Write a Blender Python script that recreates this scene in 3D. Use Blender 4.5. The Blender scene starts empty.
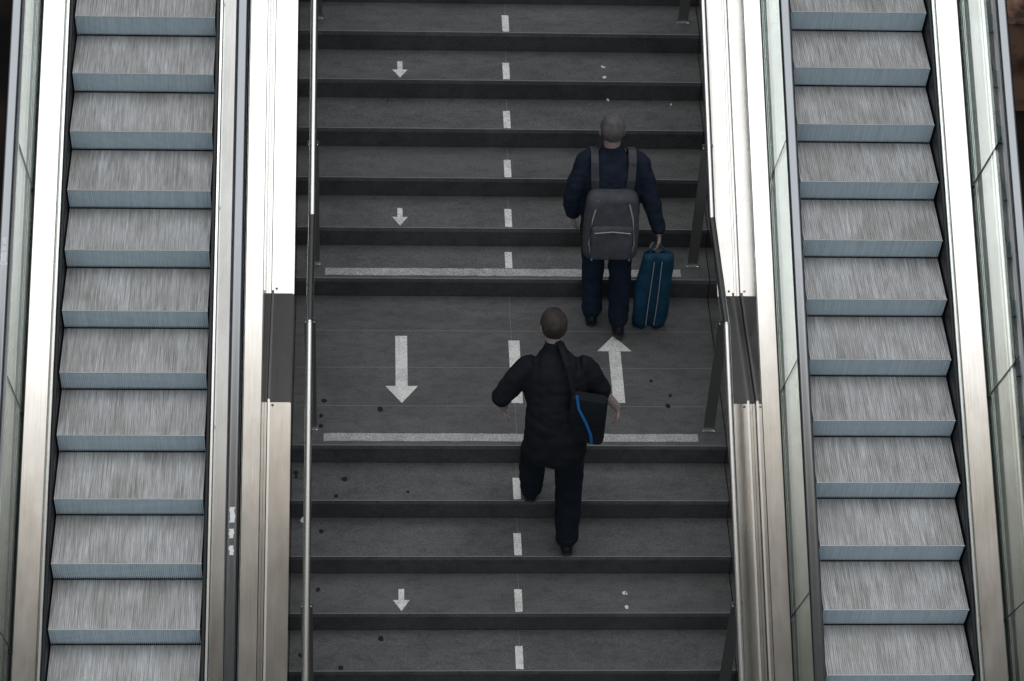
import bpy, bmesh, math, random
from mathutils import Vector, Matrix, noise
random.seed(7)
scene = bpy.context.scene
COL = scene.collection
scene.view_settings.view_transform = 'Standard'
scene.view_settings.look = 'None'

# ------------------------------------------------------------------ helpers
def mat(name, color=(.5, .5, .5), rough=.5, metal=0., spec=.5, ior=1.5):
    m = bpy.data.materials.new(name)
    m.use_nodes = True
    b = m.node_tree.nodes['Principled BSDF']
    b.inputs['Base Color'].default_value = (*color, 1)
    b.inputs['Roughness'].default_value = rough
    b.inputs['Metallic'].default_value = metal
    b.inputs['Specular IOR Level'].default_value = spec
    b.inputs['IOR'].default_value = ior
    return m

def nodes(m):
    return m.node_tree.nodes, m.node_tree.links, m.node_tree.nodes['Principled BSDF']

def noise_node(m, scale_vec, scale, detail=4, rough=.6, coord='Object', seed=None):
    N, L, b = nodes(m)
    tc = N.new('ShaderNodeTexCoord')
    mp = N.new('ShaderNodeMapping')
    mp.inputs['Scale'].default_value = scale_vec
    src = tc.outputs[coord]
    if seed:                                     # every copy gets its own offset in the pattern
        oi = N.new('ShaderNodeObjectInfo')
        ad = N.new('ShaderNodeVectorMath'); ad.operation = 'MULTIPLY_ADD'
        ad.inputs[1].default_value = (7.3, 3.1, 5.7)
        L.new(oi.outputs['Location'], ad.inputs[0]); L.new(tc.outputs[coord], ad.inputs[2])
        src = ad.outputs[0]
    L.new(src, mp.inputs['Vector'])
    n = N.new('ShaderNodeTexNoise')
    n.inputs['Scale'].default_value = scale
    n.inputs['Detail'].default_value = detail
    n.inputs['Roughness'].default_value = rough
    L.new(mp.outputs[0], n.inputs['Vector'])
    return n.outputs['Fac']

def ramp(m, fac, stops):
    N, L, b = nodes(m)
    r = N.new('ShaderNodeValToRGB')
    e = r.color_ramp.elements
    e[0].position, e[0].color = stops[0][0], (*stops[0][1], 1)
    e[1].position, e[1].color = stops[1][0], (*stops[1][1], 1)
    for p, c in stops[2:]:
        x = e.new(p); x.color = (*c, 1)
    L.new(fac, r.inputs['Fac'])
    return r.outputs['Color']

def mixc(m, a, b_, fac, mode='MIX'):
    N, L, b = nodes(m)
    x = N.new('ShaderNodeMix'); x.data_type = 'RGBA'; x.blend_type = mode
    for s, v in ((x.inputs[6], a), (x.inputs[7], b_)):
        if isinstance(v, tuple): s.default_value = (*v, 1)
        else: L.new(v, s)
    if isinstance(fac, float): x.inputs[0].default_value = fac
    else: L.new(fac, x.inputs[0])
    return x.outputs[2]

def setcol(m, c):
    N, L, b = nodes(m); L.new(c, b.inputs['Base Color'])

def setrough(m, f, lo, hi):
    N, L, b = nodes(m)
    mr = N.new('ShaderNodeMapRange')
    mr.inputs['To Min'].default_value = lo; mr.inputs['To Max'].default_value = hi
    L.new(f, mr.inputs['Value']); L.new(mr.outputs[0], b.inputs['Roughness'])

def bump(m, f, strength, dist=.01):
    N, L, b = nodes(m)
    x = N.new('ShaderNodeBump'); x.inputs['Strength'].default_value = strength; x.inputs['Distance'].default_value = dist
    L.new(f, x.inputs['Height']); L.new(x.outputs[0], b.inputs['Normal'])

def obj(name, bm, m, parent=None, smooth=False, loc=None):
    me = bpy.data.meshes.new(name)
    bmesh.ops.recalc_face_normals(bm, faces=bm.faces[:])
    bm.to_mesh(me); bm.free()
    for x in (m if isinstance(m, (list, tuple)) else [m]): me.materials.append(x)
    if smooth:
        for p in me.polygons: p.use_smooth = True
    o = bpy.data.objects.new(name, me); COL.objects.link(o)
    if parent: o.parent = parent
    if loc: o.location = loc
    return o

def tag(o, label=None, cat=None, group=None, kind=None):
    if label: o['label'] = label
    if cat: o['category'] = cat
    if group: o['group'] = group
    if kind: o['kind'] = kind
    return o

def empty(name, loc, label=None, cat=None, group=None, kind=None):
    o = bpy.data.objects.new(name, None); COL.objects.link(o)
    o.location = loc; o.empty_display_size = .1
    return tag(o, label, cat, group, kind)

def box(bm, x0, x1, y0, y1, z0, z1, bev=0., mi=0, M=None):
    b2 = bmesh.new()
    bmesh.ops.create_cube(b2, size=1)
    for v in b2.verts:
        v.co = Vector((x0 + (v.co.x + .5) * (x1 - x0), y0 + (v.co.y + .5) * (y1 - y0), z0 + (v.co.z + .5) * (z1 - z0)))
    if bev: bmesh.ops.bevel(b2, geom=b2.edges[:], offset=bev, segments=2, affect='EDGES', profile=.6)
    for f in b2.faces: f.material_index = mi
    merge(bm, b2, M)
    return bm

def merge(bm, b2, M=None):
    if M is not None: bmesh.ops.transform(b2, matrix=M, verts=b2.verts[:])
    me = bpy.data.meshes.new('tmp'); b2.to_mesh(me); b2.free()
    bm.from_mesh(me); bpy.data.meshes.remove(me)

def prism(bm, poly, axis, a0, a1, mi=0):
    """poly: 2-D points; axis 'x' sweeps a (y,z) outline from x=a0 to a1; 'z' sweeps an (x,y) outline upward"""
    def P(p, a): return (a, p[0], p[1]) if axis == 'x' else (p[0], p[1], a)
    A = [bm.verts.new(P(p, a0)) for p in poly]; B = [bm.verts.new(P(p, a1)) for p in poly]
    n = len(poly); fs = [bm.faces.new(A[::-1]), bm.faces.new(B)]
    for i in range(n): fs.append(bm.faces.new((A[i], A[(i + 1) % n], B[(i + 1) % n], B[i])))
    for f in fs: f.material_index = mi
    return bm

def ring_loft(bm, rings, closed_ends=True, own_caps=False):
    V = [[bm.verts.new(p) for p in r] for r in rings]
    n = len(V[0])
    for a, b in zip(V, V[1:]):
        for i in range(n): bm.faces.new((a[i], a[(i + 1) % n], b[(i + 1) % n], b[i]))
    if closed_ends:
        if own_caps: V = [[bm.verts.new(p) for p in rings[0]], [bm.verts.new(p) for p in rings[-1]]]
        bm.faces.new(V[0][::-1]); bm.faces.new(V[-1])
    return bm

def tube(bm, pts, r, n=12):
    """round bar along a polyline with mitred corners"""
    pts = [Vector(p) for p in pts]
    rings = []
    for i, p in enumerate(pts):
        d0 = (p - pts[i - 1]).normalized() if i else None
        d1 = (pts[i + 1] - p).normalized() if i < len(pts) - 1 else None
        d = ((d0 or d1) + (d1 or d0)).normalized()
        k = 1 / max(.3, d.dot(d1 or d0))
        s = d.cross(Vector((0, 0, 1)))
        if s.length < .05: s = Vector((1, 0, 0))
        s.normalize(); u = s.cross(d).normalized()
        rr = r[i] if isinstance(r, (list, tuple)) else r
        rings.append([p + s * math.cos(t) * rr + u * math.sin(t) * rr * k for t in (2 * math.pi * j / n for j in range(n))])
    return ring_loft(bm, rings, True, True)

def strip(bm, prof, y0, y1, sl, z0=0., mi=0, perp=False):
    """sweep a (u,h) outline along the escalator slope from y0 to y1 (u -> x, h -> height over the slope line);
    perp cuts the ends square to the slope instead of plumb"""
    def P(p, y):
        yy = y - (p[1] * sl / (1 + sl * sl) if perp else 0)
        return (p[0], yy, z0 + sl * yy + p[1])
    A = [bm.verts.new(P(p, y0)) for p in prof]; B = [bm.verts.new(P(p, y1)) for p in prof]
    n = len(prof)
    A2 = [bm.verts.new(v.co) for v in A]; B2 = [bm.verts.new(v.co) for v in B]
    fs = [bm.faces.new(A2[::-1]), bm.faces.new(B2)]
    for i in range(n): fs.append(bm.faces.new((A[i], A[(i + 1) % n], B[(i + 1) % n], B[i])))
    for f in fs: f.material_index = mi
    return bm

def rect(u0, u1, h0, h1): return [(u0, h0), (u1, h0), (u1, h1), (u0, h1)]

# ------------------------------------------------------------------ materials
def steel_mat(name, base, rough, streak=True, dirt=.0):
    m = mat(name, base, rough, 1.)
    f = noise_node(m, (90, .8, .8), 3., 5)
    g = noise_node(m, (3, 1.2, 1.2), 2., 4)
    lo = tuple(c * .88 for c in base)
    c = ramp(m, f, [(.3, lo), (.7, base)])
    c = mixc(m, c, ramp(m, g, [(.35, (.87, .86, .845)), (.65, (1, 1, 1))]), 1., 'MULTIPLY')
    setcol(m, c); setrough(m, g, rough * .8, rough * 1.3)
    return m
STEEL = steel_mat('brushed_steel', (.80, .79, .775), .12)
STEEL_PLINTH = steel_mat('plinth_steel', (.80, .785, .765), .10)
STEEL_FACE = steel_mat('cladding_steel', (.78, .78, .78), .07)
STEEL_TRIM = mat('bright_trim', (.93, .93, .93), .18, 1.)
STEEL_RAIL = mat('rail_tube', (.72, .71, .70), .17, 1.)
STEEL_POST = mat('post_steel', (.16, .155, .15), .42, .6)
BLACK = mat('black_joint', (.008, .009, .011), .6, 0, .2)
SKIRT = mat('skirt_panel', (.012, .014, .017), .35, 0, .4)
VOID = mat('under_step_black', (.006, .006, .006), .9, 0, .1)

RUBBER = mat('handrail_rubber', (.006, .007, .009), .12, 0, .5, 3.2)
RUBBER.node_tree.nodes['Principled BSDF'].inputs['Specular Tint'].default_value = (.88, .94, 1.0, 1)  # blue of the reflected sky put into the tint
_f = noise_node(RUBBER, (8, 2, 2), 6., 4); setrough(RUBBER, _f, .08, .15)

STICK = mat('sticker_white', (.86, .86, .85), .5)
def tread_comb_mat():
    m = mat('step_tread_metal', (.3, .29, .285), .55, .25)
    a = noise_node(m, (26, .9, 1), 3.2, 6, .65, seed=True)
    b = noise_node(m, (150, 4, 1), 2.0, 3, .6, seed=True)
    g = noise_node(m, (2.2, 1.2, 1), 2.2, 3, .5, seed=True)
    c = ramp(m, a, [(.32, (.50, .49, .485)), (.68, (.92, .91, .90))])
    c = mixc(m, c, ramp(m, b, [(.36, (.55, .53, .51)), (.58, (1, 1, 1))]), .75, 'MULTIPLY')
    c = mixc(m, c, ramp(m, g, [(.35, (.80, .78, .77)), (.62, (1.0, 1.0, 1.02))]), 1., 'MULTIPLY')
    setcol(m, c)
    return m
TREADM = tread_comb_mat()
RISERM = mat('step_riser_metal', (.45, .53, .59), .5, 0)
_f = noise_node(RISERM, (40, 1, 1), 3., 4, seed=True)
setcol(RISERM, ramp(RISERM, _f, [(.3, (.64, .73, .79)), (.7, (.84, .93, .98))]))  # cool light reflected by the risers is put into this blue tint
NOSEM = mat('step_nose_edge', (.62, .62, .62), .35, .5)

def stone_mat(name, lo, hi, wear):
    m = mat(name, hi, .62, 0, .35)
    a = noise_node(m, (1, 1, 1), 105., 4, .8)
    b = noise_node(m, (.9, 2.2, 1), 1.7, 5, .6)
    c = noise_node(m, (1, 2.2, 1), 9., 6, .75)
    col = ramp(m, a, [(.34, tuple(x * .72 for x in lo)), (.60, hi), (.74, tuple(min(1, x * 1.7) for x in hi))])
    col = mixc(m, col, ramp(m, b, [(.34, (wear, wear, wear)), (.62, (1.06, 1.06, 1.06))]), 1., 'MULTIPLY')
    col = mixc(m, col, ramp(m, c, [(.36, (.66, .66, .66)), (.54, (1, 1, 1))]), .8, 'MULTIPLY')
    setcol(m, col)
    setrough(m, b, .5, .75)
    return m
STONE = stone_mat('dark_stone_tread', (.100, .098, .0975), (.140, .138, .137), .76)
STONE_R = stone_mat('dark_stone_riser', (.058, .056, .060), (.080, .078, .083), .75)  # darker copy of the tread stone, shade of the upright faces put into its colour
JOINT = mat('stone_joint', (.20, .20, .19), .8)
NOSE_L = mat('stone_nosing_edge', (.24, .24, .24), .5)
def paint_mat():
    m = mat('worn_white_paint', (.6, .59, .56), .7, 0, .3)
    a = noise_node(m, (1, 1, 1), 90., 5, .75)
    b = noise_node(m, (1, 1, 1), 9., 4, .6)
    c = ramp(m, a, [(.34, (.34, .34, .33)), (.50, (.86, .84, .81))])
    c = mixc(m, c, ramp(m, b, [(.3, (.72, .72, .72)), (.6, (1, 1, 1))]), 1., 'MULTIPLY')
    setcol(m, c); return m
PAINT = paint_mat()
PAINT2 = paint_mat()            # the thicker bands, more worn away
_N, _L, _b = nodes(PAINT2)
for n in _N:
    if n.type == 'VALTORGB' and n.color_ramp.elements[0].color[0] < .36:
        n.color_ramp.elements[0].position = .36; n.color_ramp.elements[1].position = .66
        n.color_ramp.elements[0].color = (.22, .22, .22, 1); n.color_ramp.elements[1].color = (.66, .65, .63, 1)
GUM = mat('old_gum', (.020, .019, .018), .8, 0, .2)
PAPER = mat('white_paper', (.8, .8, .78), .8)

def glass_mat():
    m = bpy.data.materials.new('balustrade_glass'); m.use_nodes = True
    N, L = m.node_tree.nodes, m.node_tree.links
    N.clear()
    out = N.new('ShaderNodeOutputMaterial')
    t = N.new('ShaderNodeBsdfTransparent'); t.inputs['Color'].default_value = (.95, .985, .975, 1)
    g = N.new('ShaderNodeBsdfGlossy'); g.inputs['Roughness'].default_value = .02; g.inputs['Color'].default_value = (.90, .97, .95, 1)
    fr = N.new('ShaderNodeFresnel')
    ge = N.new('ShaderNodeNewGeometry'); mr = N.new('ShaderNodeMapRange')       # same reflectance entering and leaving the thin pane
    mr.inputs['To Min'].default_value = 1.52; mr.inputs['To Max'].default_value = 1 / 1.52
    L.new(ge.outputs['Backfacing'], mr.inputs['Value']); L.new(mr.outputs[0], fr.inputs['IOR'])
    mx = N.new('ShaderNodeMixShader')
    L.new(fr.outputs[0], mx.inputs[0]); L.new(t.outputs[0], mx.inputs[1]); L.new(g.outputs[0], mx.inputs[2])
    L.new(mx.outputs[0], out.inputs['Surface'])
    return m
GLASS = glass_mat()

def cloth(name, c, var=.6, rough=.85):
    m = mat(name, c, rough, 0, .25)
    a = noise_node(m, (1, 1, 1), 14., 4, .6)
    setcol(m, ramp(m, a, [(.3, tuple(x * var for x in c)), (.7, tuple(x * 1.15 for x in c))]))
    w = noise_node(m, (1, 1, 1), 420., 2, .5); bump(m, w, .25, .002)
    return m

# ------------------------------------------------------------------ dimensions (metres; z = 0 is the middle landing, y = 0 its front edge)
T, RS, LL = .33565, .16807, 1.41931            # tread, riser, landing depth
SS = RS / T
SX0, SX1 = -1.4617, 1.4079                     # stair width
def nosing(k): return (k * T, k * RS) if k <= 0 else (LL + (k - 1) * T, k * RS)

# ------------------------------------------------------------------ staircase
stair = empty('staircase', (0, 0, 0), 'wide dark stone staircase with a middle landing and white painted arrows', 'staircase')
def step(k):
    Y, Z = nosing(k)
    depth = LL if k == 0 else T
    bm = bmesh.new()
    box(bm, SX0, SX1, Y, Y + depth + .004, Z - .035, Z, .003)
    box(bm, SX0 + .002, SX1 - .002, Y + .0015, Y + .0055, Z - .002, Z + .0006, 0, 1)     # pale nosing edge
    if k == 0:
        for y in (.36, .72, 1.075): box(bm, SX0 + .01, SX1 - .01, y, y + .004, Z - .002, Z + .0005, 0, 2)
    box(bm, .016, .0195, Y + .006, Y + depth, Z - .002, Z + .0005, 0, 2)
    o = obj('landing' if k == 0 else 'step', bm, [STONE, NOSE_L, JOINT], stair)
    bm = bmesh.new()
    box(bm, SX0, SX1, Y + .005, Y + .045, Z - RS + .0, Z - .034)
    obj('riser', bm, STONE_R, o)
    return o
for k in range(-7, 9): step(k)

def flat_mark(name, poly, z, m, th=.0016, parent=stair):
    bm = bmesh.new(); prism(bm, poly, 'z', z + .0003, z + th)
    return obj(name, bm, m, parent)
def rectp(x0, x1, y0, y1): return [(x0, y0), (x1, y0), (x1, y1), (x0, y1)]
def ragged(x0, x1, y0, y1, n, a):
    b = [(x0 + (x1 - x0) * i / n, y0 + random.uniform(-a, a)) for i in range(n + 1)]
    t = [(x1 - (x1 - x0) * i / n, y1 + random.uniform(-a, a)) for i in range(n + 1)]
    return b + t
for k in range(-6, 9):                         # dashes of the lane line
    Y, Z = nosing(k)
    if k == 0: flat_mark('lane_dash', ragged(-.004, .072, .39, .985, 4, .002), Z, PAINT)
    else: flat_mark('lane_dash', ragged(-.011, .038, Y + (.110 if k == 1 else .015), Y + (.275 if k == 1 else .202), 3, .003), Z, PAINT)
def arrow(cx, y_tip, y_base, y_tail, hw, sw, z, name='down_arrow'):
    flat_mark(name, [(cx, y_tip), (cx + hw, y_base), (cx + sw, y_base), (cx + sw, y_tail), (cx - sw, y_tail), (cx - sw, y_base), (cx - hw, y_base)], z, PAINT)
for k in (5, 2, -3):
    Y, Z = nosing(k)
    arrow(-.744, Y + .022, Y + .112, Y + .205, .054, .0185, Z)
arrow(-.738, .387, .545, 1.024, .109, .0405, 0)
arrow(.72, 1.035, .885, .395, .118, .0405, 0, 'up_arrow')
# the small up arrows of the other lane are worn down to a scrap of head and tail
for k in (5, -3):
    Y, Z = nosing(k)
    for (dx, dy, s) in ((0, .172, 1.), (.012, .165, .7), (.006, .052, 1.0)):
        pts = [(.708 + dx + math.cos(a) * .016 * s * random.uniform(.6, 1.1), Y + dy + math.sin(a) * .018 * s * random.uniform(.6, 1.1)) for a in (i * 2 * math.pi / 7 for i in range(7))]
        flat_mark('up_arrow_remnant', pts, Z, PAINT)
flat_mark('edge_stripe', ragged(-1.255, 1.222, .040, .108, 40, .003), 0, PAINT2)
flat_mark('edge_stripe', ragged(-1.262, 1.211, LL + .032, LL + .104, 40, .003), RS, PAINT2)
gum = [(-1.257, .407, 0, 1.3), (-1.275, .265, 0, 1), (-1.273, .174, 0, 1.1), (-.884, .331, 0, 1.5), (-1.435, -.093, -1, 1.1), (-1.434, -.128, -1, .9),
       (-1.116, -.145, -1, 1.4), (-1.17, -.295, -1, 1.1), (-1.267, -.455, -2, 1.1), (-1.285, -.809, -3, 1.1), (-1.39, -1.212, -4, 1.1), (-.874, -1.079, -4, 1.3),
       (-1.13, -1.315, -4, 1.2), (1.068, .465, 0, .9), (1.046, .368, 0, 1.3), (-.70, -.26, -1, .7), (-.90, -.35, -1, .6), (.95, .60, 0, .8), (-.83, 2.73, 4, .5)]
for x, y, k, s in gum:
    z = nosing(k)[1]
    pts = [(x + math.cos(a) * (.0145 * s) * random.uniform(.7, 1.2), y + math.sin(a) * .017 * s * random.uniform(.7, 1.2)) for a in (i * 2 * math.pi / 9 for i in range(9))]
    flat_mark('gum_spot', pts, z, GUM, .003)
def scrap(x, y, k, s, label):
    z = nosing(k)[1]
    bm = bmesh.new()
    n = 7; ps = []
    for i in range(n):
        a = i * 2 * math.pi / n; r = s * random.uniform(.6, 1.15)
        ps.append(bm.verts.new((math.cos(a) * r * .7, math.sin(a) * r * 1.2, .004 + random.uniform(0, .012))))
    c = bm.verts.new((0, 0, .002))
    for i in range(n): bm.faces.new((c, ps[i], ps[(i + 1) % n]))
    r = bmesh.ops.extrude_face_region(bm, geom=bm.faces[:])
    bmesh.ops.translate(bm, vec=(0, 0, .0015), verts=[v for v in r['geom'] if isinstance(v, bmesh.types.BMVert)])
    m = min(v.co.z for v in bm.verts)
    for v in bm.verts: v.co.z -= m
    o = obj('paper_scrap', bm, PAPER); o.location = (x, y, z + .0004)
    tag(o, label, 'litter', 'paper scraps on the stairs')
scrap(-1.386, -.364, -2, .030, 'torn white paper scrap lying under the handrail beside the lane of down arrows')
scrap(.749, 2.753, 4, .017, 'small white paper scrap on a step just above the head of the backpack climber')
scrap(1.2, 2.715, 4, .012, 'tiny white paper fleck on a step near the post of the climbers\' handrail')

# ------------------------------------------------------------------ steel plinths between the stairs and the escalators
YK0, YK1, PH = .0396, 1.055, .366
YA, YB = -2.75, 3.55
def pz(y): return PH + (y - YK0) * SS if y < YK0 else (PH if y < YK1 else PH + (y - YK1) * SS)
def plinth(x_in, x_out, label):
    """x_in: the edge along the stairs; x_out: the edge along the escalator"""
    r = empty('steel_plinth', ((x_in + x_out) / 2, YA, pz(YA) - .9), label, 'plinth', 'steel plinths along the stairs')
    o = r.location
    s = 1 if x_out > x_in else -1
    for nm, a, b in (('lower_cover', YA, YK0), ('landing_cover', YK0, YK1), ('upper_cover', YK1, YB)):
        bm = bmesh.new()
        ya, yb = a + (.0 if a == YA else .0012), b - (.0 if b == YB else .0012)
        za = PH + (ya - YK0) * SS if nm == 'lower_cover' else (PH + (ya - YK1) * SS if nm == 'upper_cover' else PH)
        zb = PH + (yb - YK0) * SS if nm == 'lower_cover' else (PH + (yb - YK1) * SS if nm == 'upper_cover' else PH)
        prism(bm, [(ya, za - .9), (yb, zb - .9), (yb, zb), (ya, za)], 'x', min(x_in, x_out), max(x_in, x_out))
        es = [e for e in bm.edges if all(abs(v.co.x - x_in) < 1e-5 for v in e.verts) and abs((e.verts[0].co - e.verts[1].co).y) > .3 and max(v.co.z for v in e.verts) > min(za, zb) - .01]
        bmesh.ops.bevel(bm, geom=[e for e in es if all(v.co.z > (za if abs(v.co.y - ya) < .01 else zb) - .01 for v in e.verts)], offset=.006, segments=2, affect='EDGES')
        p = obj(nm, bm, STEEL_PLINTH, r); p.location = -o
    # raised joint strip along the escalator side, in three runs that follow the bends
    xs = x_out - s * .022
    for a, b in ((YA, YK0 - .001), (YK0 + .001, YK1 - .001), (YK1 + .001, YB)):
        bm = bmesh.new()
        pts = [(a, pz(a)), (b, pz(b))]
        prism(bm, [(a, pz(a) - .004), (b, pz(b) - .004), (b, pz(b) + .030), (a, pz(a) + .030)], 'x', min(xs, xs - s * .014), max(xs, xs - s * .014))
        p = obj('joint_strip', bm, STEEL_TRIM, r); p.location = -o
        bm = bmesh.new()
        prism(bm, [(a, pz(a) - .002), (b, pz(b) - .002), (b, pz(b) + .002), (a, pz(a) + .002)], 'x', min(xs + s * .001, xs + s * .006), max(xs + s * .001, xs + s * .006))
        q = obj('joint_gap', bm, BLACK, p)
    for y in (YK1 + .03, YK0 - .02):
        bm = bmesh.new(); bmesh.ops.create_uvsphere(bm, u_segments=10, v_segments=6, radius=.008)
        q = obj('screw', bm, STEEL_POST, r, True); q.location = Vector((xs - s * .030, y, pz(y) + .002)) - o
    return r
plinth(-1.4637, -1.6335, 'low bent steel plinth between the stairs and the escalator with stickered handrail')
plinth(1.4099, 1.5395, 'low bent steel plinth behind the handrail of the climbers, beside the clean escalator')

# ------------------------------------------------------------------ stair handrails
def handrail(x, label):
    r = empty('stair_handrail', (x, .152, 0), label, 'handrail', 'steel handrails over the stairs')
    o = Vector(r.location)
    H = 1.075
    def rz(y): return H + (y - YK0) * SS if y < YK0 else (H - .005 if y < YK1 else H - .005 + (y - YK1) * SS)
    ya, yb = YA, YB
    for a, b in ((ya, YK0 + .02), (YK0 + .02, YK1), (YK1, yb)):
        bm = bmesh.new()
        ex = [a, b]
        tube(bm, [(x, a, rz(min(a, YK0) if b <= YK0 + .03 else a)), (x, b, rz(b if b > YK0 + .03 else YK0))], .0235, 16)
        p = obj('rail_tube', bm, STEEL_RAIL, r, True); p.location = -o
    for y in (YK0 + .02, YK1):
        bm = bmesh.new(); bmesh.ops.create_uvsphere(bm, u_segments=16, v_segments=10, radius=.0238)
        p = obj('elbow_joint', bm, STEEL_RAIL, r, True); p.location = Vector((x, y, rz(y))) - o
    for k in (-5, 0, 1, 6):
        Y, Z = nosing(k)
        y = Y + .152
        top = rz(y) - .055
        bm = bmesh.new(); box(bm, -.036, .036, -.008, .008, 0, top - Z, .003)
        p = obj('post', bm, STEEL_POST, r); p.location = Vector((x, y, Z)) - o
        bm = bmesh.new(); box(bm, -.042, .042, -.022, .022, 0, .008, .003)
        obj('base_plate', bm, STEEL_TRIM, p)
        bm = bmesh.new(); tube(bm, [(0, 0, top - Z - .01), (0, 0, top - Z + .04)], .011, 10)
        obj('bracket_pin', bm, STEEL_POST, p, True)
        for sx in (-1, 1):
            bm = bmesh.new(); bmesh.ops.create_uvsphere(bm, u_segments=10, v_segments=6, radius=.0075)
            b = obj('bolt', bm, STEEL_TRIM, p, True); b.location = (sx * .027, -.010, top - Z - .022)
    return r
handrail(-1.336, 'round steel handrail on flat posts over the lane with down arrows')
handrail(1.300, 'round steel handrail on flat posts beside the two climbing people')

# ------------------------------------------------------------------ escalators
P_, Q_ = .37092, .18602
SL = .5015
EW = .94172
SQ = math.sqrt(1 + SL * SL)
def comb_step_mesh():
    """ribbed tread: one cleat about every 11 mm"""
    bm = bmesh.new()
    n = 74; x0, x1 = .006, EW - .006
    pitch = (x1 - x0) / n
    prof = []
    for i in range(n):
        a = x0 + i * pitch
        prof += [(a, -.0055), (a + pitch * .16, 0.), (a + pitch * .66, 0.), (a + pitch * .82, -.0055)]
    y0, y1 = .004, P_ + .030
    A = [bm.verts.new((x, y0, z)) for x, z in prof]; B = [bm.verts.new((x, y1, z)) for x, z in prof]
    for i in range(len(prof) - 1): bm.faces.new((A[i], A[i + 1], B[i + 1], B[i]))
    return bm
def riser_mesh():
    bm = bmesh.new()
    n = 74; x0, x1 = .006, EW - .006
    pitch = (x1 - x0) / n
    prof = []
    for i in range(n):
        a = x0 + i * pitch
        prof += [(a, .014), (a + pitch * .18, 0.), (a + pitch * .60, 0.), (a + pitch * .78, .014)]
    rows = 8
    V = []
    for j in range(rows + 1):
        t = j / rows
        y = .003 + .030 * t ** 1.6; z = -.004 - (Q_ - .012) * t
        V.append([bm.verts.new((x, y + d, z)) for x, d in prof])
    for a, b in zip(V, V[1:]):
        for i in range(len(prof) - 1): bm.faces.new((a[i], b[i], b[i + 1], a[i + 1]))
    return bm
def escalator(loc, label, joints, near):
    r = empty('escalator', loc, label, 'escalator', 'escalators beside the stairs')
    # moving steps
    def first():
        s = obj('step', comb_step_mesh(), TREADM, r)
        rs = obj('riser', riser_mesh(), RISERM, s)
        bm = bmesh.new(); box(bm, .006, EW - .006, 0, .007, -.006, .0006, .0015)
        nb = obj('nosing', bm, NOSEM, s)
        bm = bmesh.new(); box(bm, .004, EW - .004, .05, P_ + .012, -.10, -.012)
        bd = obj('step_body', bm, VOID, s)
        return s
    s0 = first()
    kids = list(s0.children)
    s0.location = (0, -7 * P_, -7 * Q_)
    for k in range(-6, 8):
        s = s0.copy(); COL.objects.link(s); s.parent = r; s.location = (0, k * P_, k * Q_)
        for c in kids:
            d = c.copy(); COL.objects.link(d); d.parent = s
    y0, y1 = -3.5, 3.3
    # black unseen tray added under the steps to block light
    bm = bmesh.new(); strip(bm, rect(-.30, EW + .30, -.50, -.46), y0, y1, SL); obj('light_block_tray', bm, VOID, r)
    for sd in (-1, 1):
        def U(u): return EW + u if sd > 0 else -u
        def pr(pts): return [(U(u), h) for u, h in pts]
        def part(name, pts, m, a=y0, b=y1, parent=r, smooth=False, perp=False):
            bm = bmesh.new(); strip(bm, pr(pts), a, b, SL, perp=perp); return obj(name, bm, m, parent, smooth)
        part('skirt_panel', [(.002, -.46), (.024, -.46), (.024, .008), (.020, .012), (.006, .012), (.002, .008)], SKIRT)
        part('skirt_trim', [(.026, -.05), (.047, -.05), (.047, .014), (.043, .020), (.030, .020), (.026, .014)], STEEL_TRIM)
        part('inner_deck', [(.049, -.05), (.199, -.05), (.199, .050), (.193, .053), (.060, .008), (.052, .011), (.049, .007)], STEEL)
        part('glass_channel', rect(.200, .234, -.05, .040), BLACK)
        part('channel_bead', [(.2285, .040), (.2335, .040), (.2335, .055), (.2285, .055)], STEEL_TRIM)
        drop = .013 if near == sd else 0.
        part('outer_deck', [(.236, -.10), (.352, -.10), (.352, .193 - drop), (.348, .200 - drop), (.241, .201), (.236, .196)], STEEL)
        # glass panels, cut square to the slope
        js = [y0] + sorted(joints) + [y1]
        for a, b in zip(js, js[1:]):
            part('glass_panel', rect(.208, .218, .041, 1.072), GLASS, a + .0045, b - .0045, perp=True)
            if a != y0: part('panel_seal', rect(.2075, .2185, .041, 1.072), BLACK, a - .004, a + .004, perp=True)
        part('rail_guide', [(.184, 1.075), (.236, 1.075), (.236, 1.115), (.226, 1.13), (.200, 1.13), (.184, 1.115)], STEEL_TRIM)
        part('guide_gap', rect(.197, .249, 1.131, 1.147), BLACK)
        n = 14
        hp = []
        for i in range(n + 1):
            t = math.pi * i / n
            hp.append((.2275 + .036 * math.copysign(abs(math.cos(t)) ** .6, math.cos(t)), 1.160 + .028 * math.sin(t) ** .75 if 0 < i < n else 1.160))
        hp = hp + [(.1925, 1.146), (.198, 1.137), (.257, 1.137), (.2625, 1.146)]
        h = part('moving_handrail', hp, RUBBER, smooth=False)
        for p_ in h.data.polygons: p_.use_smooth = len(p_.vertices) == 4
        # outside cladding in panels with thin joints
        cj = [y0] + [j - .02 for j in sorted(joints)] + [y1]
        for a, b in zip(cj, cj[1:]):
            part('cladding_panel', rect(.340, .3525, -2.0, .176), STEEL_FACE, a + .0015, b - .0015, perp=True)
    return r
EL = (-2.92865, .37229, .85444)
ER = (2.83484 - EW, .52787, .84746)
JL = [-1.972, -.6193, .7342, 2.0602]
JR = [-1.916, -.6027, .7098, 2.0186]
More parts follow.
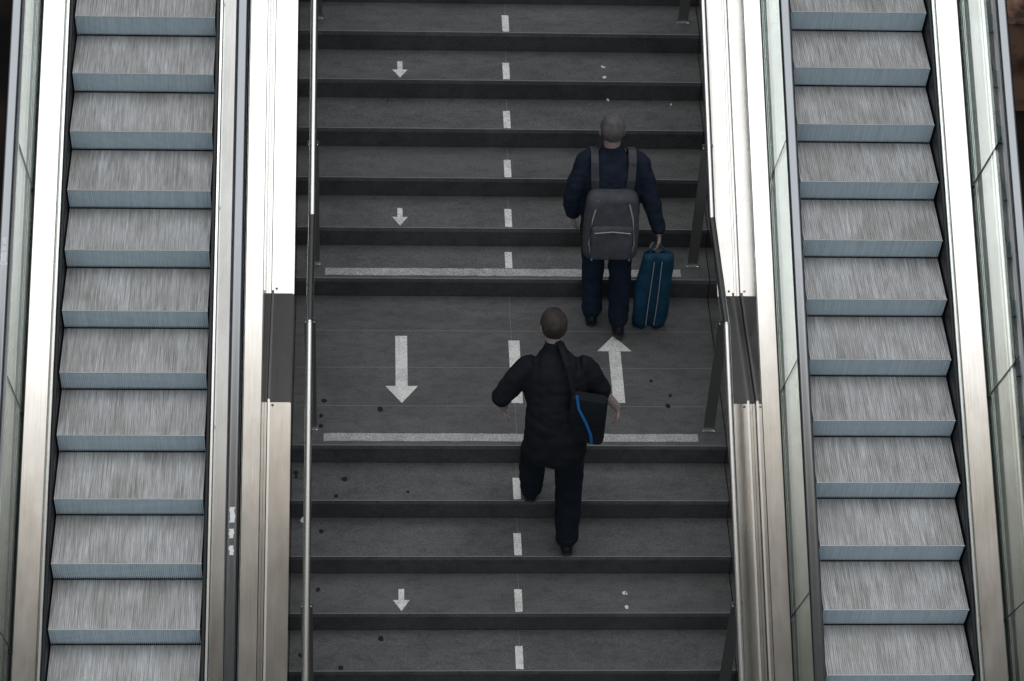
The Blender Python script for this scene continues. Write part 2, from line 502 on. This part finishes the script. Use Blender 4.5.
def sticker(par, u_c, ys, hh=1.1895):
    for (ya, yb, wl, wr) in ys:
        n = 5
        bm = bmesh.new()
        L_ = []; R_ = []
        for i in range(n + 1):
            y = ya + (yb - ya) * i / n
            L_.append((u_c - wl * random.uniform(.55, 1.0), y)); R_.append((u_c + wr * random.uniform(.55, 1.0), y))
        poly = L_ + R_[::-1]
        vs = [bm.verts.new((x, y, SL * y + hh - 4.0 * (x - u_c) ** 2)) for x, y in poly]
        for i in range(n):
            bm.faces.new((vs[i], vs[i + 1], vs[2 * n - i], vs[2 * n + 1 - i]))
        obj('torn_sticker', bm, STICK, par)
esc_l = escalator(EL, 'escalator with torn white stickers on both black handrails, beside the down arrow lane', JL, 1)
esc_r = escalator(ER, 'escalator with plain black handrails, beside the lane the two people climb', JR, -1)
def rails(e): return sorted((c for c in e.children if c.name.startswith('moving_handrail')), key=lambda c: sum((v.co.x for v in c.data.vertices)))
ra, rb = rails(esc_l)
oy = EL[1]
sticker(rb, EW + .2275, [(-1.598 - oy, -1.515 - oy, .018, .020), (-1.682 - oy, -1.632 - oy, .018, .016), (-1.772 - oy, -1.722 - oy, .016, .016)])
sticker(ra, -.2275, [(-.060 - oy, -.018 - oy, .010, .018), (-.100 - oy, -.072 - oy, .012, .02), (-.178 - oy, -.105 - oy, .022, .024)])

# ------------------------------------------------------------------ people
def loft_limb(bm, pts, radii, n=14, side=Vector((1, 0, 0))):
    """tapering limb: rings along a polyline; radii (rx, ry) with rx along the side vector"""
    P = [Vector(p) for p in pts]
    # smooth the path by inserting Catmull-Rom points
    Q = []; RR = []
    for i in range(len(P) - 1):
        p0 = P[max(i - 1, 0)]; p1 = P[i]; p2 = P[i + 1]; p3 = P[min(i + 2, len(P) - 1)]
        for s in range(4):
            t = s / 4
            Q.append(.5 * ((2 * p1) + (p2 - p0) * t + (2 * p0 - 5 * p1 + 4 * p2 - p3) * t * t + (3 * p1 - p0 - 3 * p2 + p3) * t ** 3))
            a, b = radii[i], radii[i + 1]
            RR.append((a[0] + (b[0] - a[0]) * t, a[1] + (b[1] - a[1]) * t))
    Q.append(P[-1]); RR.append(radii[-1])
    rings = []
    for i, p in enumerate(Q):
        d = (Q[min(i + 1, len(Q) - 1)] - Q[max(i - 1, 0)]).normalized()
        s = side - d * side.dot(d)
        if s.length < .05: s = Vector((0, 1, 0)) - d * d.y
        s.normalize(); u = d.cross(s).normalized()
        rx, ry = RR[i]
        rings.append([p + s * math.cos(t) * rx + u * math.sin(t) * ry for t in (2 * math.pi * j / n for j in range(n))])
    # rounded ends
    def cap(ring, c, out, k): return [[c + (q - c) * f + out * g * k for q in ring] for f, g in ((.75, .45), (.35, .75))]
    d0 = (Q[0] - Q[1]).normalized(); d1 = (Q[-1] - Q[-2]).normalized()
    k0 = min(RR[0]); k1 = min(RR[-1])
    rings = cap(rings[0], Q[0], d0, k0)[::-1] + rings + cap(rings[-1], Q[-1], d1, k1)
    ring_loft(bm, rings)

def ellipsoid(bm, c, r, M=None, seg=20):
    b2 = bmesh.new(); bmesh.ops.create_uvsphere(b2, u_segments=seg, v_segments=seg // 2 + 2, radius=1)
    bmesh.ops.scale(b2, vec=r, verts=b2.verts[:])
    if M is not None: bmesh.ops.transform(b2, matrix=M, verts=b2.verts[:])
    bmesh.ops.translate(b2, vec=c, verts=b2.verts[:])
    merge(bm, b2)

def fuse(name, bm, m, parent, voxel, smooth_it=4, folds=0., fscale=9.):
    """weld overlapping pieces into one continuous skin"""
    bmesh.ops.recalc_face_normals(bm, faces=bm.faces[:])
    me = bpy.data.meshes.new(name); bm.to_mesh(me); bm.free()
    o = bpy.data.objects.new(name, me); COL.objects.link(o)
    md = o.modifiers.new('weld', 'REMESH'); md.mode = 'VOXEL'; md.voxel_size = voxel
    if smooth_it:
        sm = o.modifiers.new('soften', 'SMOOTH'); sm.factor = .5; sm.iterations = smooth_it
    dg = bpy.context.evaluated_depsgraph_get(); dg.update()
    me2 = bpy.data.meshes.new_from_object(o.evaluated_get(dg))
    o.modifiers.clear(); o.data = me2; bpy.data.meshes.remove(me)
    me2.name = name
    if folds:
        ns = [v.normal.copy() for v in me2.vertices]
        for v, nn in zip(me2.vertices, ns):
            w = v.co + parent.location
            f = noise.noise(Vector((w.x * fscale, w.y * fscale, w.z * fscale * 1.8))) + .5 * noise.noise(Vector((w.x * fscale * 2.3, w.y * fscale * 2.3, w.z * fscale * 4)))
            v.co += nn * f * folds
    me2.materials.clear(); me2.materials.append(m)
    for p in me2.polygons: p.use_smooth = True
    o.parent = parent
    return o

def hand(bm, wrist, d, palm_n, side, thumb_side, curl=.5, s=1.):
    """palm plus five separate bent fingers; d: pointing direction, palm_n: out of the palm, side: across"""
    d = d.normalized(); side = (side - d * side.dot(d)).normalized(); pn = palm_n - d * palm_n.dot(d); pn -= side * pn.dot(side); pn.normalize()
    k = wrist + d * .085 * s
    loft_limb(bm, [wrist - d * .01, wrist + d * .04 * s, k], [(.026 * s, .019 * s), (.037 * s, .015 * s), (.038 * s, .012 * s)], 12, side)
    for i, (off, ln) in enumerate(((-.029, .070), (-.010, .080), (.010, .075), (.028, .058))):
        a = k + side * off * s * thumb_side - d * .012
        L1 = ln * s
        p1 = a + (d * math.cos(curl * .5) + pn * math.sin(curl * .5)) * (L1 * .45 + .012)
        p2 = p1 + (d * math.cos(curl * 1.3) + pn * math.sin(curl * 1.3)) * L1 * .32
        p3 = p2 + (d * math.cos(curl * 2.) + pn * math.sin(curl * 2.)) * L1 * .25
        loft_limb(bm, [a, p1, p2, p3], [(.0090, .0090), (.0085, .0085), (.0078, .0078), (.0068, .0068)], 8, side)
    t0 = wrist + d * .025 * s - side * thumb_side * .022 * s
    t1 = t0 + (d * .6 - side * thumb_side * .75 + pn * .25).normalized() * .040 * s
    t2 = t1 + (d * .9 - side * thumb_side * .25 + pn * .35).normalized() * .036 * s
    loft_limb(bm, [t0, t1, t2], [(.0125, .0125), (.0105, .0105), (.0082, .0082)], 8, side)

def head_pieces(bm, c, M):
    """skull, jaw, nose, brow, ears; M turns the head (its own forward is +y)"""
    def A(v): return c + M @ Vector(v)
    M4 = M.to_4x4()
    ellipsoid(bm, A((0, -.008, .022)), (.074, .094, .094), M4, 24)
    ellipsoid(bm, A((0, .020, -.040)), (.056, .068, .072), M4)
    ellipsoid(bm, A((0, .045, -.085)), (.028, .030, .022), M4)            # chin
    ellipsoid(bm, A((0, .094, -.022)), (.012, .020, .022), M4)            # nose
    ellipsoid(bm, A((0, .078, .024)), (.050, .014, .010), M4)             # brow
    ellipsoid(bm, A((0, .080, -.058)), (.022, .010, .008), M4)            # lips
    for s in (-1, 1):
        ellipsoid(bm, A((s * .078, -.004, -.008)), (.010, .019, .031), M4)   # ears
    return A

def person(root, J, sk, look):
    """root: Empty; J: joints in world coordinates"""
    o = Vector(root.location)
    W = {k: Vector(v) - o for k, v in J.items()}
    bm = bmesh.new()
    A = head_pieces(bm, W['head'], look)
    loft_limb(bm, [W['chest'] + Vector((0, 0, .05)), W['neck'], W['head'] + look @ Vector((0, -.02, -.05))], [(.10, .075), (.058, .058), (.052, .054)], 14)
    loft_limb(bm, [W['pelvis'] - Vector((0, 0, .04)), W['spine'], W['chest'], W['chest'] * .45 + W['neck'] * .55], [(.15, .10), (.135, .095), (.165, .105), (.13, .07)], 20)
    for s in ('l', 'r'):
        loft_limb(bm, [W['sh' + s], W['el' + s], W['wr' + s]], [(.050, .050), (.040, .040), (.027, .024)], 12)
        loft_limb(bm, [W['hip' + s], W['kn' + s], W['an' + s]], [(.082, .082), (.058, .060), (.040, .042)], 14)
        loft_limb(bm, [W['an' + s], W['toe' + s] * .6 + W['an' + s] * .4 - Vector((0, 0, .02)), W['toe' + s]], [(.038, .038), (.036, .028), (.030, .016)], 10)
        d = W['wr' + s] - W['el' + s]
        inward = Vector((1 if s == 'l' else -1, 0, 0))
        hand(bm, W['wr' + s], J_dir.get((root.name, s), d), inward, Vector((0, 1, 0)), 1 if True else -1, J_curl.get((root.name, s), .45))
    body = fuse('body', bm, sk, root, .0065, 3)
    for s in (-1, 1):
        bm = bmesh.new(); bmesh.ops.create_uvsphere(bm, u_segments=12, v_segments=8, radius=.0125)
        e = obj('eye', bm, [EYE], root, True); e.location = A((s * .030, .074, .006))
    return body, W, A
EYE = mat('eye_dark', (.03, .025, .02), .2)
J_dir, J_curl = {}, {}

def shoe(root, heel, toe, m, solem, lift=0.):
    """heel and toe are sole points in world coordinates"""
    o = Vector(root.location)
    h = Vector(heel) - o; t = Vector(toe) - o
    d = (t - h); L = d.length; d.normalize()
    up = Vector((1, 0, 0)).cross(d).normalized()
    if up.z < 0: up = -up
    sd = d.cross(up).normalized()
    bm = bmesh.new()
    rings = []
    for y, w, hh in ((-.01, .020, .045), (.0, .034, .075), (.06, .038, .098), (.11, .039, .088), (.16, .045, .066), (.21, .047, .050), (.25, .040, .040), (.275, .018, .024)):
        y = y * L / .27
        ring = []
        for j in range(14):
            a = 2 * math.pi * j / 14
            z = hh * .5 + hh * .5 * math.sin(a)
            z = max(z, .014)
            ring.append(h + d * y + sd * math.cos(a) * w * (1.0 if z < hh * .6 else .86) + up * z)
        rings.append(ring)
    ring_loft(bm, rings)
    s = obj('shoe', bm, m, root, True)
    bm = bmesh.new()
    out = [(-.014, 0), (0, .036), (.06, .039), (.12, .040), (.19, .049), (.24, .045), (.272, .026), (.282, 0)]
    loop = [(y, w) for y, w in out] + [(y, -w) for y, w in out[::-1][1:-1]]
    A_ = [bm.verts.new(h + d * y * L / .27 + sd * w) for y, w in loop]
    B_ = [bm.verts.new(h + d * y * L / .27 + sd * w + up * .022) for y, w in loop]
    n = len(loop)
    bm.faces.new(A_[::-1]); bm.faces.new(B_)
    for i in range(n): bm.faces.new((A_[i], A_[(i + 1) % n], B_[(i + 1) % n], B_[i]))
    obj('sole', bm, solem, s)
    return s

SKIN_A = mat('skin_pale', (.34, .25, .22), .55)
SKIN_B = mat('skin_tan', (.36, .29, .26), .55)
NAVY = cloth('navy_cloth', (.011, .017, .034))
BLACKN = cloth('black_navy_cloth', (.009, .010, .015))
TROU_A = cloth('dark_blue_denim', (.007, .014, .032))
TROU_B = cloth('midnight_trousers', (.004, .008, .015))
SHOE_M = cloth('shoe_black', (.010, .010, .011), .7, .5)
SOLE_M = mat('shoe_sole', (.03, .03, .03), .7)
HAIR_A = cloth('grey_hair', (.13, .12, .12), .55, .6)
HAIR_B = cloth('brown_grey_hair', (.060, .047, .042), .5, .6)
PACK = cloth('grey_pack_cloth', (.070, .071, .082), .7)
PIPE = mat('pale_piping', (.35, .34, .36), .5)
BLUEBAG = cloth('blue_bag_cloth', (.010, .058, .110), .6, .6)
BAGB = cloth('black_bag_cloth', (.010, .013, .017), .7)
BLUE = mat('bright_blue_webbing', (.012, .13, .36), .45)
GREYW = mat('light_grey_webbing', (.30, .30, .31), .6)

def hair_cap(root, A, look, c, m, r=(.083, .106, .098), back=-.02, low=-.045):
    bm = bmesh.new()
    M4 = look.to_4x4()
    b2 = bmesh.new(); bmesh.ops.create_uvsphere(b2, u_segments=32, v_segments=20, radius=1)
    cut = []
    for v in b2.verts:
        x, y, z = v.co.x * r[0], v.co.y * r[1] + back, v.co.z * r[2] + .026
        face = y > .048 and z < .055                       # open over the face
        v.co = Vector((x, y, z))
        if z < low or face or (abs(x) > .066 and y > -.03 and z < .02): cut.append(v)
    bmesh.ops.delete(b2, geom=cut, context='VERTS')
    for v in b2.verts:
        f = noise.noise(v.co * 60) * .004 + noise.noise(v.co * 22) * .004
        v.co *= 1 + f / .1
    bmesh.ops.transform(b2, matrix=Matrix.Translation(c) @ M4, verts=b2.verts[:])
    r_ = bmesh.ops.solidify(b2, geom=b2.faces[:], thickness=.008)
    merge(bm, b2)
    return obj('hair', bm, m, root, True)

# --- first climber: stands mid-stride, one foot on the landing, one on the step above
pa = empty('person', (.66, 1.30, 0), 'person in a navy jacket and blue jeans climbing off the landing with a grey backpack', 'person', 'people climbing the stairs')
JA = dict(pelvis=(.655, 1.30, .86), spine=(.652, 1.345, 1.05), chest=(.648, 1.39, 1.20), neck=(.643, 1.43, 1.345), head=(.638, 1.475, 1.475),
          hipl=(.570, 1.31, .84), knl=(.572, 1.37, .46), anl=(.575, 1.20, .085), toel=(.575, 1.37, .03),
          hipr=(.735, 1.29, .84), knr=(.748, 1.24, .47), anr=(.752, 1.07, .13), toer=(.752, 1.21, .03),
          shl=(.480, 1.40, 1.27), ell=(.395, 1.33, 1.02), wrl=(.415, 1.40, .79), shr=(.812, 1.40, 1.27), elr=(.915, 1.315, 1.03), wrr=(.985, 1.215, .80))
J_dir[('person', 'r')] = Vector((.08, -.05, -1)); J_curl[('person', 'r')] = 1.0
lookA = Matrix.Rotation(math.radians(-14), 3, 'X')
bodyA, WA, AA = person(pa, JA, SKIN_A, lookA)
hair_cap(pa, AA, lookA, WA['head'], HAIR_A)
bm = bmesh.new()
loft_limb(bm, [WA['pelvis'] - Vector((0, .005, .14)), WA['pelvis'], WA['spine'], WA['chest'], WA['chest'] * .35 + WA['neck'] * .65 + Vector((0, 0, -.01))],
          [(.200, .150), (.195, .145), (.190, .140), (.215, .140), (.125, .095)], 24)
loft_limb(bm, [WA['chest'] * .3 + WA['neck'] * .7, WA['neck'] + Vector((0, .01, .02))], [(.085, .085), (.072, .075)], 16)     # collar
for s in ('l', 'r'):
    loft_limb(bm, [WA['chest'] * .6 + WA['sh' + s] * .4 + Vector((0, 0, .03)), WA['sh' + s], WA['el' + s], WA['wr' + s] + (WA['el' + s] - WA['wr' + s]) * .06],
              [(.09, .09), (.078, .078), (.064, .064), (.048, .048)], 16)
fuse('jacket', bm, NAVY, pa, .012, 6, .010)
bm = bmesh.new()
loft_limb(bm, [WA['pelvis'] + Vector((0, 0, .06)), WA['pelvis'] - Vector((0, 0, .05))], [(.165, .12), (.17, .125)], 20)
for s in ('l', 'r'):
    loft_limb(bm, [WA['hip' + s], WA['kn' + s], WA['an' + s] + Vector((0, .0, -.01))], [(.098, .105), (.080, .084), (.070, .074)], 16)
fuse('trousers', bm, TROU_A, pa, .012, 5, .009)
shoe(pa, (.575, 1.135, .0016), (.575, 1.400, .0016), SHOE_M, SOLE_M)
shoe(pa, (.752, .995, .030), (.752, 1.260, .0015), SHOE_M, SOLE_M)

def rbox(sx, sy, sz, bev, seg=4):
    bm = bmesh.new(); bmesh.ops.create_cube(bm, size=1)
    bmesh.ops.scale(bm, vec=(sx, sy, sz), verts=bm.verts[:])
    bmesh.ops.bevel(bm, geom=bm.edges[:], offset=bev, segments=seg, affect='EDGES', profile=.5)
    return bm
# grey backpack, leaning with the back
bp = empty('backpack', (.648, 1.155, .93), 'grey backpack with pale piping on the back of the upper climber', 'backpack')
bp.rotation_euler = (math.radians(-14), 0, 0)
bm = rbox(.37, .17, .50, .065, 5)
bmesh.ops.subdivide_edges(bm, edges=bm.edges[:], cuts=2, use_grid_fill=True)
for v in bm.verts:
    v.co.x *= 1 - .10 * max(0, v.co.z / .25); v.co += Vector((0, noise.noise(v.co * 9) * .012, 0))
obj('pack_body', bm, PACK, bp, True)
bm = rbox(.28, .06, .25, .028, 4); fp = obj('front_pocket', bm, PACK, bp, True); fp.location = (0, -.095, -.09)
bm = bmesh.new(); tube(bm, [(-.12, -.033, .085), (0, -.036, .098), (.12, -.033, .085)], .004, 8); obj('zip', bm, PIPE, fp)
for s in (-1, 1):
    bm = bmesh.new(); tube(bm, [(s * .125, -.078, -.235), (s * .150, -.090, -.10), (s * .135, -.092, .08), (s * .10, -.075, .215)], .0055, 8)
    obj('piping', bm, PIPE, bp, True)
for s in (-1, 1):
    bm = bmesh.new()
    pts = [(s * .11, .055, .20), (s * .12, .025, .31), (s * .125, .055, .425), (s * .125, .13, .482), (s * .125, .225, .455), (s * .13, .30, .34), (s * .15, .30, .16)]
    for q, w in ((pts, .004),):
        rings = []
        P = [Vector(p) for p in q]
        for i, p in enumerate(P):
            d = (P[min(i + 1, len(P) - 1)] - P[max(i - 1, 0)]).normalized(); n_ = d.cross(Vector((1, 0, 0))).normalized()
            rings.append([p + Vector((-.026, 0, 0)) - n_ * .006, p + Vector((.026, 0, 0)) - n_ * .006, p + Vector((.026, 0, 0)) + n_ * .006, p + Vector((-.026, 0, 0)) + n_ * .006])
        ring_loft(bm, rings)
    obj('shoulder_strap', bm, PACK, bp)
bm = bmesh.new(); tube(bm, [(-.04, .05, .24), (-.03, .06, .285), (.03, .06, .285), (.04, .05, .24)], .008, 8); obj('grab_loop', bm, PACK, bp)

# tall blue bag hanging from the other hand, its cloth fallen into two lobes
bb = empty('cloth_bag', (.985, 1.150, .030), 'long blue cloth bag hanging in a deep fold from the hand of the upper climber', 'bag')
bm = bmesh.new()
NB = 28
rings = []
for j in range(13):
    t = j / 12
    z = -.02 + .66 * t
    w = (.120 - .018 * t + .012 * math.sin(t * 3)) * (1 if j else .93)
    dp = .065 * (1 - .35 * t)
    ring = []
    for i in range(NB):
        a = 2 * math.pi * i / NB
        x = math.cos(a) * w; y = math.sin(a) * dp
        y -= math.copysign(1, y) * dp * .90 * math.exp(-(x / .030) ** 2) if abs(y) > .01 else 0
        x += .006 * math.sin(9 * t + a * 2); y += .005 * noise.noise(Vector((a, t * 4, 2)))
        ring.append((x - .015 * (1 - t), y, z))
    rings.append(ring)
ring_loft(bm, rings)
obj('bag_body', bm, BLUEBAG, bb, True)
for s in (-1, 1):
    bm = bmesh.new()
    rings = []
    P = [Vector((s * .055, -.01, .60)), Vector((s * .048, .01, .66)), Vector((-.02, .04, .715))]
    tube(bm, P, .009, 8); obj('bag_handle', bm, BLUEBAG, bb, True)
    bm = bmesh.new(); tube(bm, [(s * .028 - .012, -.058, .02), (s * .030 - .006, -.058, .25), (s * .026, -.046, .60)], .0035, 6); obj('seam_piping', bm, PIPE, bb, True)

# --- second climber: leans forward on the lower steps, arms out, sleeves pushed up
pb = empty('person', (.21, -.45, -.20), 'person in black leaning forward with bare forearms, climbing the lower steps', 'person', 'people climbing the stairs')
JB = dict(pelvis=(.215, -.45, .585), spine=(.210, -.375, .78), chest=(.205, -.275, .945), neck=(.195, -.175, 1.085), head=(.185, -.105, 1.205),
          hipl=(.125, -.44, .56), knl=(.105, -.275, .26), anl=(.098, -.29, -.085), toel=(.098, -.10, -.15),
          hipr=(.305, -.46, .56), knr=(.325, -.455, .13), anr=(.328, -.60, -.24), toer=(.328, -.42, -.32),
          shl=(.030, -.265, 1.00), ell=(-.120, -.335, .83), wrl=(-.105, -.245, .62), shr=(.385, -.265, 1.00), elr=(.478, -.300, .865), wrr=(.610, -.280, .665))
lookB = Matrix.Rotation(math.radians(8), 3, 'Z') @ Matrix.Rotation(math.radians(-26), 3, 'X')
pbn = pb.name
J_dir[(pbn, 'r')] = Vector((.25, .1, -1)); J_curl[(pbn, 'r')] = .7
bodyB, WB, AB = person(pb, JB, SKIN_B, lookB)
hair_cap(pb, AB, lookB, WB['head'], HAIR_B, (.086, .110, .102), -.02, -.062)
bm = bmesh.new()
loft_limb(bm, [WB['pelvis'] - Vector((0, .01, .11)), WB['pelvis'], WB['spine'], WB['chest'], WB['chest'] * .35 + WB['neck'] * .65],
          [(.210, .160), (.200, .150), (.190, .140), (.215, .140), (.125, .095)], 24)
loft_limb(bm, [WB['chest'] * .3 + WB['neck'] * .7, WB['neck'] + Vector((0, .01, .015))], [(.085, .085), (.070, .072)], 16)
for s in ('l', 'r'):
    loft_limb(bm, [WB['chest'] * .6 + WB['sh' + s] * .4 + Vector((0, 0, .03)), WB['sh' + s], WB['el' + s], WB['el' + s] * .75 + WB['wr' + s] * .25],
              [(.09, .09), (.080, .080), (.068, .068), (.060, .060)], 16)
fuse('jacket', bm, BLACKN, pb, .012, 6, .010)
bm = bmesh.new()
loft_limb(bm, [WB['pelvis'] + Vector((0, 0, .06)), WB['pelvis'] - Vector((0, 0, .05))], [(.165, .12), (.17, .125)], 20)
for s in ('l', 'r'):
    loft_limb(bm, [WB['hip' + s], WB['kn' + s], WB['an' + s] + Vector((0, .0, -.01))], [(.102, .108), (.090, .094), (.076, .080)], 16)
fuse('trousers', bm, TROU_B, pb, .012, 5, .009)
z1 = nosing(-1)[1]; z2 = nosing(-2)[1]
shoe(pb, (.098, -.340, z1 + .0015), (.098, -.075, z1 + .0015), SHOE_M, SOLE_M)
shoe(pb, (.328, -.672, z2 + .022), (.328, -.405, z2 + .0015), SHOE_M, SOLE_M)
# black shoulder bag with a blue edge on the hip
sb = empty('shoulder_bag', (.395, -.53, .62), 'black shoulder bag with bright blue edging at the hip of the leaning climber', 'bag')
sb.rotation_euler = (math.radians(-8), 0, math.radians(-12))
bm = rbox(.23, .095, .36, .035, 4)
for v in bm.verts: v.co.z += .18
obj('bag_body', bm, BAGB, sb, True)
bm = rbox(.22, .02, .20, .009, 2)
for v in bm.verts: v.co += Vector((0, -.056, .27))
obj('flap', bm, BAGB, sb, True)
bm = bmesh.new(); tube(bm, [(-.075, -.060, .385), (-.055, -.076, .30), (.0, -.078, .20), (.035, -.070, .11), (.045, -.060, .04)], .0105, 10)
obj('edging', bm, BLUE, sb, True).__setitem__('label', 'bright blue edging')
bm = bmesh.new()
P = [Vector(p) for p in ((-.10, .0, .34), (-.16, .06, .50), (-.24, .20, .575), (-.33, .30, .50))]
rings = []
for i, p in enumerate(P):
    rings.append([p + Vector((-.01, -.02, .004)), p + Vector((.01, .02, .004)), p + Vector((.01, .02, .012)), p + Vector((-.01, -.02, .012))])
ring_loft(bm, rings); obj('shoulder_strap', bm, BAGB, sb)

# ------------------------------------------------------------------ the dark hall around
DARK = mat('hall_dark', (.010, .009, .008), .9, 0, .1)
_f = noise_node(DARK, (1, 1, 1), .8, 4); setcol(DARK, ramp(DARK, _f, [(.4, (.004, .004, .004)), (.7, (.022, .016, .012))]))
bm = bmesh.new(); box(bm, -14, 14, -14, 18, -4.1, -4.0); tag(obj('ground', bm, DARK), kind='structure')
BRICK = mat('brown_wall', (.10, .045, .03), .9)
_f = noise_node(BRICK, (1, 1, 1), 2.5, 3); setcol(BRICK, ramp(BRICK, _f, [(.42, (.030, .012, .008)), (.6, (.22, .12, .075))]))
bm = bmesh.new(); box(bm, 5.28, 5.9, 8.35, 12, -3.999, -2.9); tag(obj('wall_right', bm, BRICK), kind='structure')

# ------------------------------------------------------------------ sky over the opening
w = bpy.data.worlds.new('sky'); scene.world = w; w.use_nodes = True
N, L = w.node_tree.nodes, w.node_tree.links
N.clear()
out = N.new('ShaderNodeOutputWorld'); bg = N.new('ShaderNodeBackground')
tc = N.new('ShaderNodeTexCoord'); sx = N.new('ShaderNodeSeparateXYZ')
L.new(tc.outputs['Generated'], sx.inputs[0])
def mth(op, a, b=None, c=None):
    n = N.new('ShaderNodeMath'); n.operation = op
    for i, v in enumerate((a, b, c)):
        if v is None: continue
        if isinstance(v, (int, float)): n.inputs[i].default_value = v
        else: L.new(v, n.inputs[i])
    return n.outputs[0]
ang = mth('ARCTAN2', sx.outputs['Z'], sx.outputs['Y'])
deg = mth('MULTIPLY', ang, 180 / math.pi)
fac = mth('DIVIDE', deg, 180.)
fac = mth('MAXIMUM', fac, 0.)
cr = N.new('ShaderNodeValToRGB'); e = cr.color_ramp.elements
SKY = [(0, (.026, .026, .028)), (42, (.042, .042, .043)), (52, (.065, .065, .067)), (60, (.50, .54, .60)), (72, (.92, .96, 1.0)), (96.6, (1.0, 1.0, 1.0)),
       (99.3, (.42, .385, .335)), (102.5, (.115, .108, .098)), (106.5, (.055, .053, .051)), (115, (.21, .228, .238)), (126, (.45, .495, .53)), (155, (.40, .44, .475)), (180, (.14, .155, .17))]
e[0].position = 0; e[0].color = (*SKY[0][1], 1); e[1].position = 1; e[1].color = (*SKY[-1][1], 1)
for d_, c_ in SKY[1:-1]:
    x = e.new(d_ / 180.); x.color = (*c_, 1)
L.new(fac, cr.inputs[0])
ax = mth('ABSOLUTE', sx.outputs['X'])
fall = N.new('ShaderNodeMapRange'); fall.interpolation_type = 'SMOOTHSTEP'
fall.inputs['From Min'].default_value = .40; fall.inputs['From Max'].default_value = .67
fall.inputs['To Min'].default_value = 1.; fall.inputs['To Max'].default_value = .13
L.new(ax, fall.inputs['Value'])
L.new(cr.outputs[0], bg.inputs['Color'])
L.new(mth('MULTIPLY', fall.outputs[0], 2.0), bg.inputs['Strength'])
L.new(bg.outputs[0], out.inputs['Surface'])

# ------------------------------------------------------------------ camera
cam = bpy.data.cameras.new('camera'); co = bpy.data.objects.new('camera', cam); COL.objects.link(co)
rt = Vector((.99825387, -.0382875, .04498091)); up = Vector((-.00502018, .70374445, .71043546)); fw = Vector((.05885586, .70942076, -.70232341))
M = Matrix((rt, up, -fw)).transposed().to_4x4(); M.translation = Vector((-1.02741755, -11.6554101, 12.51442772))
co.matrix_world = M
cam.sensor_width = 36; cam.lens = 2599.254 / 1024 * 36; cam.clip_end = 200
scene.camera = co
